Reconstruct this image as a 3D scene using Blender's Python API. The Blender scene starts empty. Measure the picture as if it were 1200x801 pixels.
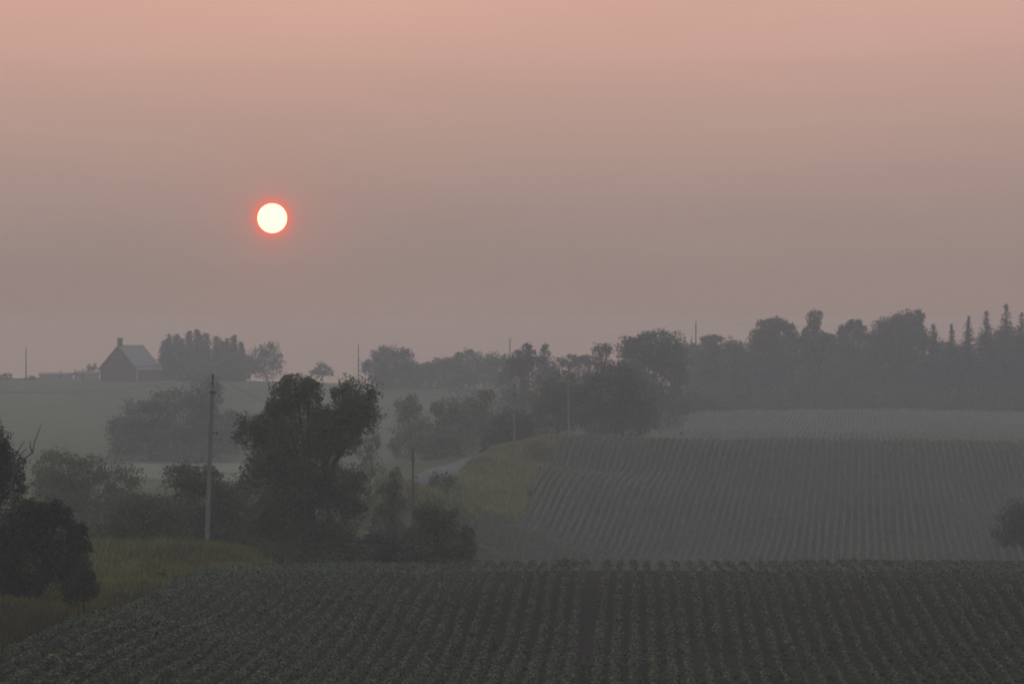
import bpy, math, random
import numpy as np

random.seed(7)
rng = np.random.default_rng(7)
S = bpy.context.scene
COL = S.collection
RAD = math.radians

# ------------------------------------------------------------------ camera
FPX, CX, CY = 3667.0, 600.0, 400.5        # focal length and centre in photo pixels
ZC = 30.0                                 # camera height in world metres
cam_d = bpy.data.cameras.new('camera')
cam_d.sensor_width = 36.0
cam_d.lens = 36.0 * FPX / 1200.0
cam_d.clip_start = 0.5
cam_d.clip_end = 20000.0
cam = bpy.data.objects.new('camera', cam_d)
cam.location = (0, 0, ZC)
cam.rotation_euler = (RAD(90), 0, 0)
COL.objects.link(cam)
S.camera = cam

# ------------------------------------------------------------------ sky, sun, exposure
SUN_AZ = math.atan((319 - CX) / FPX)              # to the left of the view axis
SUN_EL = math.atan((CY - 256) / FPX)
sun_dir = np.array([math.sin(SUN_AZ) * math.cos(SUN_EL), math.cos(SUN_AZ) * math.cos(SUN_EL), math.sin(SUN_EL)])

W = bpy.data.worlds.new('World')
S.world = W
W.use_nodes = True
nt = W.node_tree
nt.nodes.clear()


def N(tree, kind, **kw):
    n = tree.nodes.new(kind)
    for k, v in kw.items():
        setattr(n, k, v)
    return n


def ramp(tree, stops, interp='LINEAR'):
    n = tree.nodes.new('ShaderNodeValToRGB')
    n.color_ramp.interpolation = interp
    el = n.color_ramp.elements
    while len(el) > 1:
        el.remove(el[-1])
    el[0].position = stops[0][0]
    el[0].color = (*stops[0][1], 1)
    for p, c in stops[1:]:
        e = el.new(p)
        e.color = (*c, 1)
    return n


out = N(nt, 'ShaderNodeOutputWorld')
bg = N(nt, 'ShaderNodeBackground')
bg.inputs['Strength'].default_value = 1.0
nt.links.new(bg.outputs[0], out.inputs['Surface'])
tc = N(nt, 'ShaderNodeTexCoord')
nrm = N(nt, 'ShaderNodeVectorMath', operation='NORMALIZE')
nt.links.new(tc.outputs['Generated'], nrm.inputs[0])
sep = N(nt, 'ShaderNodeSeparateXYZ')
nt.links.new(nrm.outputs[0], sep.inputs[0])
# smoke-filled air: grey-rose at the horizon, salmon above it, thinner and greyer towards the zenith
sq = N(nt, 'ShaderNodeMath', operation='POWER')
mx = N(nt, 'ShaderNodeMath', operation='MAXIMUM')
mx.inputs[1].default_value = 0.0
nt.links.new(sep.outputs['Z'], mx.inputs[0])
nt.links.new(mx.outputs[0], sq.inputs[0])
sq.inputs[1].default_value = 0.5
SMOKE = [(0.0, (0.390, 0.240, 0.188)), (0.085, (0.385, 0.241, 0.192)), (0.128, (0.358, 0.250, 0.214)), (0.165, (0.348, 0.256, 0.228)),
         (0.235, (0.435, 0.310, 0.275)), (0.29, (0.56, 0.360, 0.310)), (0.335, (0.71, 0.415, 0.350)),
         (0.42, (0.70, 0.47, 0.42)), (0.60, (0.54, 0.53, 0.54)), (0.80, (0.46, 0.54, 0.61)), (1.0, (0.45, 0.55, 0.65))]
rp = ramp(nt, SMOKE, 'B_SPLINE')
nt.links.new(sq.outputs[0], rp.inputs[0])
sky = N(nt, 'ShaderNodeTexSky', sky_type='NISHITA')
sky.sun_disc = False
sky.sun_elevation = SUN_EL
sky.sun_rotation = SUN_AZ
sky.dust_density = 8.0
sky.air_density = 1.0
skm = N(nt, 'ShaderNodeVectorMath', operation='SCALE')
skm.inputs['Scale'].default_value = 0.05
nt.links.new(sky.outputs[0], skm.inputs[0])
# faint drifting streaks in the smoke
smap = N(nt, 'ShaderNodeMapping')
smap.inputs['Scale'].default_value = (5.0, 5.0, 34.0)
nt.links.new(nrm.outputs[0], smap.inputs[0])
snz = N(nt, 'ShaderNodeTexNoise')
snz.inputs['Scale'].default_value = 1.0
snz.inputs['Detail'].default_value = 4.0
nt.links.new(smap.outputs[0], snz.inputs['Vector'])
smr = N(nt, 'ShaderNodeMapRange')
smr.inputs['From Min'].default_value = 0.3
smr.inputs['From Max'].default_value = 0.7
smr.inputs['To Min'].default_value = 0.965
smr.inputs['To Max'].default_value = 1.035
nt.links.new(snz.outputs['Fac'], smr.inputs['Value'])
smoke = N(nt, 'ShaderNodeVectorMath', operation='SCALE')
nt.links.new(rp.outputs[0], smoke.inputs[0])
nt.links.new(smr.outputs[0], smoke.inputs['Scale'])
mixs = N(nt, 'ShaderNodeMix', data_type='RGBA')
mixs.inputs['Factor'].default_value = 0.90          # the smoke veils nine tenths of the clear sky
nt.links.new(skm.outputs[0], mixs.inputs['A'])
nt.links.new(smoke.outputs[0], mixs.inputs['B'])
# aureole round the sun
dsun = N(nt, 'ShaderNodeVectorMath', operation='DISTANCE')
nt.links.new(nrm.outputs[0], dsun.inputs[0])
dsun.inputs[1].default_value = tuple(sun_dir)


def falloff(scale, amp, offset):
    a = N(nt, 'ShaderNodeMath', operation='SUBTRACT'); nt.links.new(dsun.outputs['Value'], a.inputs[0]); a.inputs[1].default_value = offset
    b = N(nt, 'ShaderNodeMath', operation='MULTIPLY'); nt.links.new(a.outputs[0], b.inputs[0]); b.inputs[1].default_value = -1.0 / scale
    c = N(nt, 'ShaderNodeMath', operation='EXPONENT'); nt.links.new(b.outputs[0], c.inputs[0])
    d = N(nt, 'ShaderNodeMath', operation='MULTIPLY', use_clamp=True); nt.links.new(c.outputs[0], d.inputs[0]); d.inputs[1].default_value = amp
    return d


f2 = falloff(0.0125, 0.22, 0.0046)
mixb = N(nt, 'ShaderNodeMix', data_type='RGBA')
mixb.inputs['B'].default_value = (0.80, 0.24, 0.17, 1)
nt.links.new(f2.outputs[0], mixb.inputs['Factor'])
nt.links.new(mixs.outputs['Result'], mixb.inputs['A'])
f1 = falloff(0.0016, 0.74, 0.0046)
mixa = N(nt, 'ShaderNodeMix', data_type='RGBA')
mixa.inputs['B'].default_value = (1.30, 0.13, 0.075, 1)
nt.links.new(f1.outputs[0], mixa.inputs['Factor'])
nt.links.new(mixb.outputs['Result'], mixa.inputs['A'])
nt.links.new(mixa.outputs['Result'], bg.inputs['Color'])

sl = bpy.data.lights.new('sun_light', 'SUN')
sl.energy = 0.35
sl.color = (1.0, 0.55, 0.36)
sl.angle = RAD(10)
slo = bpy.data.objects.new('sun_light', sl)
COL.objects.link(slo)
slo.location = (-60, 200, 90)
from mathutils import Vector
slo.rotation_euler = Vector(tuple(-sun_dir)).to_track_quat('-Z', 'Y').to_euler()

S.view_settings.view_transform = 'Standard'
S.view_settings.look = 'None'
S.view_settings.gamma = 1.0
S.view_settings.exposure = 0.0
S.view_settings.use_curve_mapping = False
S.render.engine = 'CYCLES'
S.cycles.use_denoising = True
S.cycles.max_bounces = 6
S.cycles.diffuse_bounces = 3
S.cycles.volume_bounces = 4
S.cycles.pixel_filter_type = 'BLACKMAN_HARRIS'
S.cycles.filter_width = 1.8
S.render.dither_intensity = 1.5


# ------------------------------------------------------------------ helpers
def P(px, py, d):
    """photo pixel at distance d -> world point"""
    return np.array([(px - CX) / FPX * d, d, ZC - (py - CY) / FPX * d])


def tag(o, label=None, cat=None, group=None, kind=None):
    if label: o['label'] = label
    if cat: o['category'] = cat
    if group: o['group'] = group
    if kind: o['kind'] = kind
    return o


def mesh_np(name, v, f, mat, smooth=False):
    """v (n,3), f (m,k) numpy -> mesh"""
    v = np.ascontiguousarray(v, dtype=np.float32)
    f = np.ascontiguousarray(f, dtype=np.int32)
    me = bpy.data.meshes.new(name)
    k = f.shape[1]
    me.vertices.add(len(v))
    me.vertices.foreach_set('co', v.ravel())
    me.loops.add(f.size)
    me.loops.foreach_set('vertex_index', f.ravel())
    me.polygons.add(len(f))
    me.polygons.foreach_set('loop_start', np.arange(0, f.size, k, dtype=np.int32))
    me.polygons.foreach_set('loop_total', np.full(len(f), k, dtype=np.int32))
    if smooth:
        me.polygons.foreach_set('use_smooth', np.ones(len(f), dtype=bool))
    me.update(calc_edges=True)
    me.materials.append(mat)
    return me


def ob(name, me, parent=None, loc=None):
    o = bpy.data.objects.new(name, me)
    COL.objects.link(o)
    if parent is not None:
        o.parent = parent
    if loc is not None:
        o.location = tuple(float(c) for c in loc)
    return o


def empty(name, loc, label, cat, group=None):
    o = ob(name, None, None, loc)
    o.empty_display_size = 0.5
    return tag(o, label, cat, group)


def merge(parts):
    vs, fs, n = [], [], 0
    for v, f in parts:
        vs.append(v); fs.append(f + n); n += len(v)
    return np.concatenate(vs), np.concatenate(fs)


def tube(pts, rad, sides=7, cap=True):
    pts = np.asarray(pts, float); rad = np.asarray(rad, float)
    n = len(pts)
    tan = np.gradient(pts, axis=0)
    tan /= np.linalg.norm(tan, axis=1)[:, None] + 1e-9
    ref = np.array([0.31, 0.95, 0.05])
    a = np.cross(tan, ref); bad = np.linalg.norm(a, axis=1) < 1e-3
    a[bad] = np.cross(tan[bad], np.array([1.0, 0, 0]))
    a /= np.linalg.norm(a, axis=1)[:, None]
    b = np.cross(tan, a)
    th = np.linspace(0, 2 * np.pi, sides, endpoint=False)
    v = pts[:, None, :] + rad[:, None, None] * (np.cos(th)[None, :, None] * a[:, None, :] + np.sin(th)[None, :, None] * b[:, None, :])
    v = v.reshape(-1, 3)
    f = []
    for i in range(n - 1):
        for j in range(sides):
            k = (j + 1) % sides
            f.append((i * sides + j, i * sides + k, (i + 1) * sides + k, (i + 1) * sides + j))
    if cap:
        v = np.concatenate([v, pts[:1], pts[-1:]])
        c0, c1 = n * sides, n * sides + 1
        for j in range(0, sides):
            k = (j + 1) % sides
            f.append((c0, k, j, j)); f.append((c1, (n - 1) * sides + j, (n - 1) * sides + k, (n - 1) * sides + k))
        q = [t if t[2] != t[3] else t[:3] for t in f]
        return v, q
    return v, f


def mesh_list(name, v, f, mat, smooth=False):
    me = bpy.data.meshes.new(name)
    me.from_pydata([tuple(p) for p in v], [], [tuple(int(i) for i in t) for t in f])
    if smooth:
        for p in me.polygons: p.use_smooth = True
    me.materials.append(mat)
    return me


def tubes(list_of, sides=7):
    vs, fs, n = [], [], 0
    for pts, rad in list_of:
        v, f = tube(pts, rad, sides)
        vs.append(v); fs += [tuple(i + n for i in t) for t in f]; n += len(v)
    return np.concatenate(vs), fs


def boxes(lst):
    """list of (x0,x1,y0,y1,z0,z1)"""
    v, f = [], []
    for (x0, x1, y0, y1, z0, z1) in lst:
        b = len(v)
        v += [(x0, y0, z0), (x1, y0, z0), (x1, y1, z0), (x0, y1, z0), (x0, y0, z1), (x1, y0, z1), (x1, y1, z1), (x0, y1, z1)]
        f += [(b, b + 3, b + 2, b + 1), (b + 4, b + 5, b + 6, b + 7), (b, b + 1, b + 5, b + 4), (b + 1, b + 2, b + 6, b + 5),
              (b + 2, b + 3, b + 7, b + 6), (b + 3, b, b + 4, b + 7)]
    return np.array(v, float), f


# ------------------------------------------------------------------ materials
def new_mat(name):
    m = bpy.data.materials.new(name)
    m.use_nodes = True
    t = m.node_tree
    t.nodes.clear()
    o = t.nodes.new('ShaderNodeOutputMaterial')
    return m, t, o


def noise_col(t, c1, c2, scale, detail=6, lo=0.35, hi=0.65, coord='Object', rough=0.6):
    tc_ = t.nodes.new('ShaderNodeTexCoord')
    nz = t.nodes.new('ShaderNodeTexNoise')
    nz.inputs['Scale'].default_value = scale
    nz.inputs['Detail'].default_value = detail
    nz.inputs['Roughness'].default_value = rough
    t.links.new(tc_.outputs[coord], nz.inputs['Vector'])
    r = ramp(t, [(lo, c1), (hi, c2)])
    t.links.new(nz.outputs['Fac'], r.inputs[0])
    return r, nz


def mixc(t, a, b, fac, blend='MIX'):
    m = t.nodes.new('ShaderNodeMix')
    m.data_type = 'RGBA'
    m.blend_type = blend
    for sock, val in (('A', a), ('B', b), ('Factor', fac)):
        if hasattr(val, 'is_linked') or hasattr(val, 'links'):
            t.links.new(val, m.inputs[sock])
        elif isinstance(val, tuple):
            m.inputs[sock].default_value = (*val, 1)
        else:
            m.inputs[sock].default_value = val
    return m.outputs['Result']


def leaf_mat(name, c1, c2, rough=0.55, transl=0.22, spec=0.35, patch=0.25, hi=None):
    m, t, o = new_mat(name)
    g = t.nodes.new('ShaderNodeNewGeometry')
    r = ramp(t, [(0.0, c1), (1.0, c2)] if hi is None else [(0.0, c1), (0.78, c2), (0.84, hi), (1.0, hi)])  # hi: painted highlight tone on a random share of leaves
    t.links.new(g.outputs['Random Per Island'], r.inputs[0])
    r2, nz = noise_col(t, (0.62, 0.66, 0.62), (1.25, 1.2, 1.1), patch, 3, 0.3, 0.7)
    c = mixc(t, r.outputs[0], r2.outputs[0], 1.0, 'MULTIPLY')
    b = t.nodes.new('ShaderNodeBsdfPrincipled')
    t.links.new(c, b.inputs['Base Color'])
    b.inputs['Roughness'].default_value = rough
    b.inputs['Specular IOR Level'].default_value = spec
    tr = t.nodes.new('ShaderNodeBsdfTranslucent')
    t.links.new(c, tr.inputs['Color'])
    ms = t.nodes.new('ShaderNodeMixShader')
    ms.inputs[0].default_value = transl
    t.links.new(b.outputs[0], ms.inputs[1]); t.links.new(tr.outputs[0], ms.inputs[2])
    t.links.new(ms.outputs[0], o.inputs['Surface'])
    return m


def solid_mat(name, c1, c2, scale=2.0, rough=0.85, bump=0.0, stretch=None, spec=0.25, bscale=None):
    m, t, o = new_mat(name)
    r, nz = noise_col(t, c1, c2, scale)
    if stretch:
        mp = t.nodes.new('ShaderNodeMapping')
        mp.inputs['Scale'].default_value = stretch
        tc_ = t.nodes.new('ShaderNodeTexCoord')
        t.links.new(tc_.outputs['Object'], mp.inputs[0]); t.links.new(mp.outputs[0], nz.inputs['Vector'])
    b = t.nodes.new('ShaderNodeBsdfPrincipled')
    t.links.new(r.outputs[0], b.inputs['Base Color'])
    b.inputs['Roughness'].default_value = rough
    b.inputs['Specular IOR Level'].default_value = spec
    if bump:
        bp = t.nodes.new('ShaderNodeBump')
        bp.inputs['Strength'].default_value = bump
        bp.inputs['Distance'].default_value = 0.05
        t.links.new(nz.outputs['Fac'], bp.inputs['Height']); t.links.new(bp.outputs[0], b.inputs['Normal'])
    t.links.new(b.outputs[0], o.inputs['Surface'])
    return m


def ground_mat(name, a, b_, c, s1, s2, s3, bump=0.6):
    """three-tone ground: broad patches, mid mottling, fine grain"""
    m, t, o = new_mat(name)
    r1, n1 = noise_col(t, a, b_, s1, 5, 0.36, 0.64)
    r2, n2 = noise_col(t, (0, 0, 0), (1, 1, 1), s2, 5, 0.45, 0.7)
    col = mixc(t, r1.outputs[0], c, r2.outputs[0])
    r3, n3 = noise_col(t, (0.6, 0.6, 0.6), (1.35, 1.35, 1.35), s3, 4, 0.3, 0.7)
    col = mixc(t, col, r3.outputs[0], 1.0, 'MULTIPLY')
    bs = t.nodes.new('ShaderNodeBsdfPrincipled')
    t.links.new(col, bs.inputs['Base Color'])
    bs.inputs['Roughness'].default_value = 0.95
    bs.inputs['Specular IOR Level'].default_value = 0.1
    bp = t.nodes.new('ShaderNodeBump')
    bp.inputs['Strength'].default_value = bump
    bp.inputs['Distance'].default_value = 0.15
    t.links.new(n3.outputs['Fac'], bp.inputs['Height']); t.links.new(bp.outputs[0], bs.inputs['Normal'])
    t.links.new(bs.outputs[0], o.inputs['Surface'])
    return m


M = {}
M['grass_ground'] = ground_mat('meadow_grass', (0.055, 0.070, 0.030), (0.085, 0.096, 0.045), (0.115, 0.112, 0.055), 0.035, 0.12, 1.6)
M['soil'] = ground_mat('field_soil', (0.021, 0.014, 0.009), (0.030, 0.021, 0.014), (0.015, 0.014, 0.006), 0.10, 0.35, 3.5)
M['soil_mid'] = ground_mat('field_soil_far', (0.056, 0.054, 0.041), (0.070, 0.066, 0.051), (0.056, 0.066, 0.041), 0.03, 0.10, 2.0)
M['soil_far'] = ground_mat('far_field_soil_misty', (0.090, 0.090, 0.068), (0.105, 0.104, 0.080), (0.090, 0.100, 0.066), 0.02, 0.08, 1.5)  # paler than the middle field: mist over the far field put into the colour
M['stubble'] = ground_mat('pale_stubble', (0.16, 0.16, 0.11), (0.20, 0.19, 0.13), (0.14, 0.15, 0.09), 0.05, 0.2, 2.0)
M['gravel'] = ground_mat('road_gravel', (0.12, 0.118, 0.115), (0.155, 0.152, 0.15), (0.13, 0.128, 0.125), 0.08, 0.5, 5.0)
M['crop'] = leaf_mat('crop_leaf', (0.008, 0.017, 0.002), (0.034, 0.054, 0.010), 0.45, 0.18, 0.3, 0.5, (0.145, 0.178, 0.060))  # last tone paints bright glints onto scattered crop leaves
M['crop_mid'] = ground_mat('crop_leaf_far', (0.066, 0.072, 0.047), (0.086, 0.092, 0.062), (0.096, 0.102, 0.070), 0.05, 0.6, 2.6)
M['crop_far'] = ground_mat('crop_leaf_misty', (0.104, 0.112, 0.080), (0.126, 0.134, 0.098), (0.132, 0.138, 0.102), 0.04, 0.5, 2.0)  # crop tone lightened to carry the mist of the far field
M['weed'] = leaf_mat('weed_leaf', (0.018, 0.028, 0.011), (0.045, 0.058, 0.020), 0.6, 0.2, 0.25, 0.4)
M['grass'] = leaf_mat('grass_blade', (0.066, 0.086, 0.020), (0.23, 0.22, 0.075), 0.6, 0.3, 0.2, 0.35)
M['dry_grass'] = leaf_mat('dry_grass_blade', (0.045, 0.045, 0.016), (0.13, 0.105, 0.048), 0.6, 0.3, 0.2, 0.35)
M['bank_grass'] = leaf_mat('bank_grass_blade', (0.135, 0.145, 0.068), (0.275, 0.265, 0.132), 0.6, 0.3, 0.2, 0.2)
M['yellow'] = leaf_mat('yellow_weed_leaf', (0.12, 0.12, 0.03), (0.20, 0.18, 0.045), 0.6, 0.3, 0.2, 0.5)
M['leaf_dark'] = leaf_mat('dark_foliage', (0.007, 0.012, 0.005), (0.024, 0.035, 0.014), 0.55, 0.15, 0.3)
M['leaf_mid'] = leaf_mat('green_foliage', (0.022, 0.042, 0.011), (0.095, 0.132, 0.044), 0.5, 0.2, 0.4)
M['leaf_pale'] = leaf_mat('pale_foliage', (0.055, 0.080, 0.030), (0.13, 0.152, 0.066), 0.55, 0.25, 0.35)
M['leaf_far'] = leaf_mat('woodland_foliage_hazed', (0.055, 0.068, 0.046), (0.082, 0.098, 0.066), 0.6, 0.2, 0.3)  # lightened so the colour itself adds to the haze on distant trees
M['leaf_olive'] = leaf_mat('olive_foliage', (0.050, 0.068, 0.024), (0.112, 0.132, 0.050), 0.6, 0.25, 0.3)
M['needle'] = leaf_mat('spruce_needles', (0.016, 0.026, 0.017), (0.036, 0.050, 0.032), 0.6, 0.08, 0.25)
M['bark'] = solid_mat('bark', (0.022, 0.019, 0.016), (0.05, 0.044, 0.038), 3.0, 0.95, 0.5, (1, 1, 0.25))
M['dead_wood'] = solid_mat('dead_wood', (0.05, 0.045, 0.042), (0.09, 0.082, 0.078), 4.0, 0.9, 0.3)
M['pole'] = solid_mat('weathered_pole', (0.115, 0.112, 0.108), (0.20, 0.195, 0.188), 4.0, 0.9, 0.4, (6, 6, 0.3))
M['pole_dark'] = solid_mat('dark_pole_wood', (0.045, 0.04, 0.036), (0.08, 0.07, 0.064), 4.0, 0.9, 0.4, (6, 6, 0.3))
M['iron'] = solid_mat('pole_iron', (0.03, 0.03, 0.03), (0.05, 0.05, 0.05), 8.0, 0.6)
M['ceramic'] = solid_mat('insulator', (0.05, 0.035, 0.03), (0.08, 0.055, 0.045), 8.0, 0.3, spec=0.5)
M['wire'] = solid_mat('wire', (0.12, 0.12, 0.12), (0.16, 0.16, 0.16), 8.0, 0.7)
M['brick'] = solid_mat('house_brick', (0.070, 0.052, 0.047), (0.105, 0.080, 0.073), 1.6, 0.95, 0.3)
M['roof'] = solid_mat('roof_metal', (0.16, 0.15, 0.145), (0.21, 0.20, 0.195), 0.7, 0.7, 0.0, (0.3, 4, 4))
M['trim'] = solid_mat('pale_trim', (0.40, 0.38, 0.36), (0.50, 0.48, 0.46), 2.0, 0.7)
M['glass'] = solid_mat('dark_glass', (0.02, 0.022, 0.025), (0.03, 0.032, 0.035), 1.0, 0.15, spec=0.5)
M['shed'] = solid_mat('pale_shed', (0.24, 0.235, 0.23), (0.30, 0.29, 0.285), 1.0, 0.8)
M['shed_roof'] = solid_mat('shed_roof', (0.20, 0.14, 0.13), (0.27, 0.20, 0.18), 1.0, 0.8)

# ------------------------------------------------------------------ terrain height (thin-plate spline through surveyed points)
CTRL = []


def c(px, py, d): CTRL.append(((px - CX) / FPX * d, d, -(py - CY) / FPX * d))


def z(x, y, zz): CTRL.append((x, y, zz))


for x, zz in ((-60, -4), (0, -1.8), (60, -4)): z(x, 0, zz)
z(-60, -120, -6); z(60, -120, -6); z(0, -120, -3)
for x, zz in ((-60, -8.4), (0, -9.4), (60, -9.4)): z(x, 50, zz)
for x, zz in ((-45, -11.0), (-22, -12.2), (0, -14.8), (35, -14.8), (70, -14)): z(x, 88, zz)
for q in ((0, 828, 103), (0, 790, 110), (117, 732, 130), (200, 703, 150), (283, 673, 177), (-250, 712, 120), (-100, 702, 140), (60, 694, 150)): c(*q)
for x in (400, 600, 780, 1060, 1250, 1500):
    for y, d in ((799, 126 if x > 500 else 121), (765, 136 if x > 500 else 132), (724, 146 if x > 500 else 143), (692, 153), (669, 165), (661, 177)): c(x, y + (9 if x > 500 else 13), d)
for x in (480, 600, 750, 900, 1060, 1200, 1400):
    c(x, 688, 190); z((x - 600) / FPX * 230, 230, -18.6); z((x - 600) / FPX * 258, 258, -20.3)
c(245, 645, 191); c(400, 664, 195); c(300, 660, 195); c(120, 645, 200); c(-100, 640, 200)
c(40, 632, 260); c(300, 625, 260); c(485, 622, 260); c(-150, 620, 260)
for x, y, d in ((560, 652, 284), (700, 656, 280), (900, 657, 279), (1180, 648, 281), (1400, 648, 281), (600, 600, 308), (750, 602, 315), (1000, 602, 315), (1200, 602, 315), (1450, 602, 315),
                (640, 552, 348), (750, 556, 345), (1000, 560, 345), (1200, 566, 345), (1450, 570, 345),
                (660, 521, 384), (750, 520, 380), (900, 517, 378), (1050, 519, 374), (1200, 528, 368), (1450, 535, 365),
                (640, 519, 402), (750, 523, 404), (900, 521, 402), (1050, 520, 400), (1200, 524, 400),
                (552, 546, 334), (572, 535, 342), (592, 526, 352), (612, 520, 364), (600, 560, 326), (632, 517, 380), (548, 596, 302),
                (484, 596, 280), (490, 574, 300), (502, 559, 322), (526, 553, 346), (565, 548, 366), (600, 540, 390), (640, 532, 425),
                (900, 514, 440), (1100, 514, 440), (1300, 520, 440), (900, 508, 490), (1100, 506, 490), (1300, 508, 490), (800, 496, 560), (1000, 493, 560), (1200, 494, 560), (900, 479, 650), (1100, 480, 650), (1300, 480, 650),
                (300, 585, 310), (150, 575, 330), (-50, 560, 340), (180, 549, 420), (330, 548, 430), (60, 545, 420), (200, 541, 480), (350, 538, 480), (60, 524, 510), (-60, 524, 510),
                (60, 494, 630), (200, 496, 630), (350, 496, 630), (60, 467, 725), (200, 467, 725), (350, 468, 725),
                (0, 444, 800), (100, 445, 800), (200, 446, 800), (300, 447, 800), (400, 449, 800), (-150, 445, 800),
                (500, 536, 445), (570, 527, 470), (500, 482, 650), (600, 474, 700), (700, 486, 580), (700, 516, 440), (780, 505, 480), (450, 460, 740), (800, 480, 640),
                (1000, 468, 740), (1200, 468, 740), (600, 458, 820), (800, 462, 820)): c(x, y, d)
for x in (-300, -150, 0, 150, 300):
    z(x, 980, -15.5); z(x, 1250, -21); z(x, 1800, -31); z(x, 2700, -44)
for x, ys in ((-300, ((0, -8), (150, -10.5), (300, -14), (480, -17.5), (640, -15.5), (800, -9.8))), (300, ((0, -8), (150, -12), (260, -20), (380, -13.5), (480, -14), (650, -14), (800, -14)))):
    for y, zz in ys: z(x, y, zz)
for x in (-900, 900):
    for y, zz in ((-150, -10), (300, -15), (800, -14), (1500, -26), (2700, -46)): z(x, y, zz)
CT = np.array(CTRL)
SC = 100.0


def tps_u(r2): return 0.5 * r2 * np.log(r2 + 1e-12)


A2 = CT[:, :2] / SC
n_ = len(A2)
K = tps_u(((A2[:, None, :] - A2[None, :, :]) ** 2).sum(2)) + np.eye(n_) * 0.0002
Pm = np.concatenate([np.ones((n_, 1)), A2], 1)
Lm = np.zeros((n_ + 3, n_ + 3)); Lm[:n_, :n_] = K; Lm[:n_, n_:] = Pm; Lm[n_:, :n_] = Pm.T
COEF = np.linalg.solve(Lm, np.concatenate([CT[:, 2], np.zeros(3)]))


def H(x, y):
    x = np.asarray(x, float); y = np.asarray(y, float)
    sh = x.shape
    q = np.stack([x.ravel(), y.ravel()], 1) / SC
    o_ = np.empty(len(q))
    for i in range(0, len(q), 40000):
        s = q[i:i + 40000]
        r2 = ((s[:, None, :] - A2[None, :, :]) ** 2).sum(2)
        o_[i:i + 40000] = tps_u(r2) @ COEF[:n_] + COEF[n_] + s @ COEF[n_ + 1:]
    return (o_ + ZC).reshape(sh)


def h1(x, y): return float(H(np.array([x]), np.array([y]))[0])


def grid_mesh(name, xs, ys, mat, lift=0.0, xfun=None):
    """xs param, ys -> sheet that follows the terrain; xfun(u, y) gives x"""
    U, Y = np.meshgrid(xs, ys)
    X = xfun(U, Y) if xfun else U
    Z = H(X, Y) + lift
    v = np.stack([X, Y, Z], 2).reshape(-1, 3)
    nx, ny = len(xs), len(ys)
    i = np.arange(nx - 1)[None, :] + np.arange(ny - 1)[:, None] * nx
    f = np.stack([i, i + 1, i + nx + 1, i + nx], 2).reshape(-1, 4)
    return mesh_np(name, v, f, mat, True)


def spaced(lo, hi, flo, fhi, fine, grow):
    a = list(np.arange(flo, fhi + 1e-6, fine))
    s, p = fine, fhi
    while p < hi:
        s *= grow; p += s; a.append(min(p, hi))
    s, p = fine, flo
    pre = []
    while p > lo:
        s *= grow; p -= s; pre.append(max(p, lo))
    return np.array(pre[::-1] + a)


gx = spaced(-600, 600, -130, 130, 3.1, 1.16)
gy = spaced(-150, 1250, 60, 860, 3.1, 1.14)
tag(ob('ground', grid_mesh('ground', gx, gy, M['grass_ground'])), kind='structure')

# near field: soil sheet under the crop rows
VPX = (742 - CX) / FPX             # run of the near rows
EDGE = -21.6
tag(ob('field', grid_mesh('field', np.arange(EDGE - 1.2, 46, 1.3), np.arange(92, 200, 1.5), M['soil'], 0.05, lambda u, y: u + VPX * y)), kind='structure')

# middle and far field: soil sheets
VP2 = (1010 - CX) / FPX


def mid_left(y):
    return np.interp(y, [240, 270, 284, 308, 348, 384, 405], [(528 - CX) / FPX * 240, (548 - CX) / FPX * 270, (560 - CX) / FPX * 284, (600 - CX) / FPX * 308, (632 - CX) / FPX * 348, (655 - CX) / FPX * 384, (668 - CX) / FPX * 405])


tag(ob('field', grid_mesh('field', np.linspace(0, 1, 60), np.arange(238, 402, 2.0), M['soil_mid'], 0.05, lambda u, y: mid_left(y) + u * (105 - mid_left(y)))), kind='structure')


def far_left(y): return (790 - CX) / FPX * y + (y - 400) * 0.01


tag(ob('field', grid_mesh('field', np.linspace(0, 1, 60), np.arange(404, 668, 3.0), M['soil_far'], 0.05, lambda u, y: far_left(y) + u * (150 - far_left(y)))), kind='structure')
tag(ob('field', grid_mesh('field', np.linspace(-58, -28, 16), np.arange(395, 476, 3.0), M['stubble'], 0.06)), kind='structure')

# gravel road behind the trees, bending round the grass bank
rd = np.array([(-62, 60), (-54, 100), (-48, 130), (-33, 190), (-14.4, 262), (-9.2, 298), (-7.6, 330), (-5.2, 350), (0.5, 390), (7, 430), (16, 490), (26, 560)], float)
ty = np.linspace(60, 540, 240)


def smooth_interp(y, ya, xa):
    # average of shifted linear interpolations = soft bends
    return np.mean([np.interp(y + s, ya, xa) for s in np.linspace(-14, 14, 9)], axis=0)


tag(ob('road', grid_mesh('road', np.linspace(-2.0, 2.0, 6), ty, M['gravel'], 0.06, lambda u, y: smooth_interp(y, rd[:, 1], rd[:, 0]) + u)), kind='structure')


# ------------------------------------------------------------------ leaves
def leaf_quads(cen, size, nrm_dir, aspect=0.62):
    """rhombic leaves: centres (n,3), sizes (n,), normals (n,3)"""
    n = len(cen)
    nn = nrm_dir / (np.linalg.norm(nrm_dir, axis=1)[:, None] + 1e-9)
    r = rng.normal(size=(n, 3))
    a = np.cross(nn, r); a /= np.linalg.norm(a, axis=1)[:, None] + 1e-9
    b = np.cross(nn, a)
    s = size[:, None] * 0.5
    v = np.stack([cen + a * s, cen + b * s * aspect + nn * s * 0.18, cen - a * s, cen - b * s * aspect + nn * s * 0.18], 1).reshape(-1, 3)
    f = np.arange(4 * n).reshape(-1, 4)
    return v, f


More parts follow.
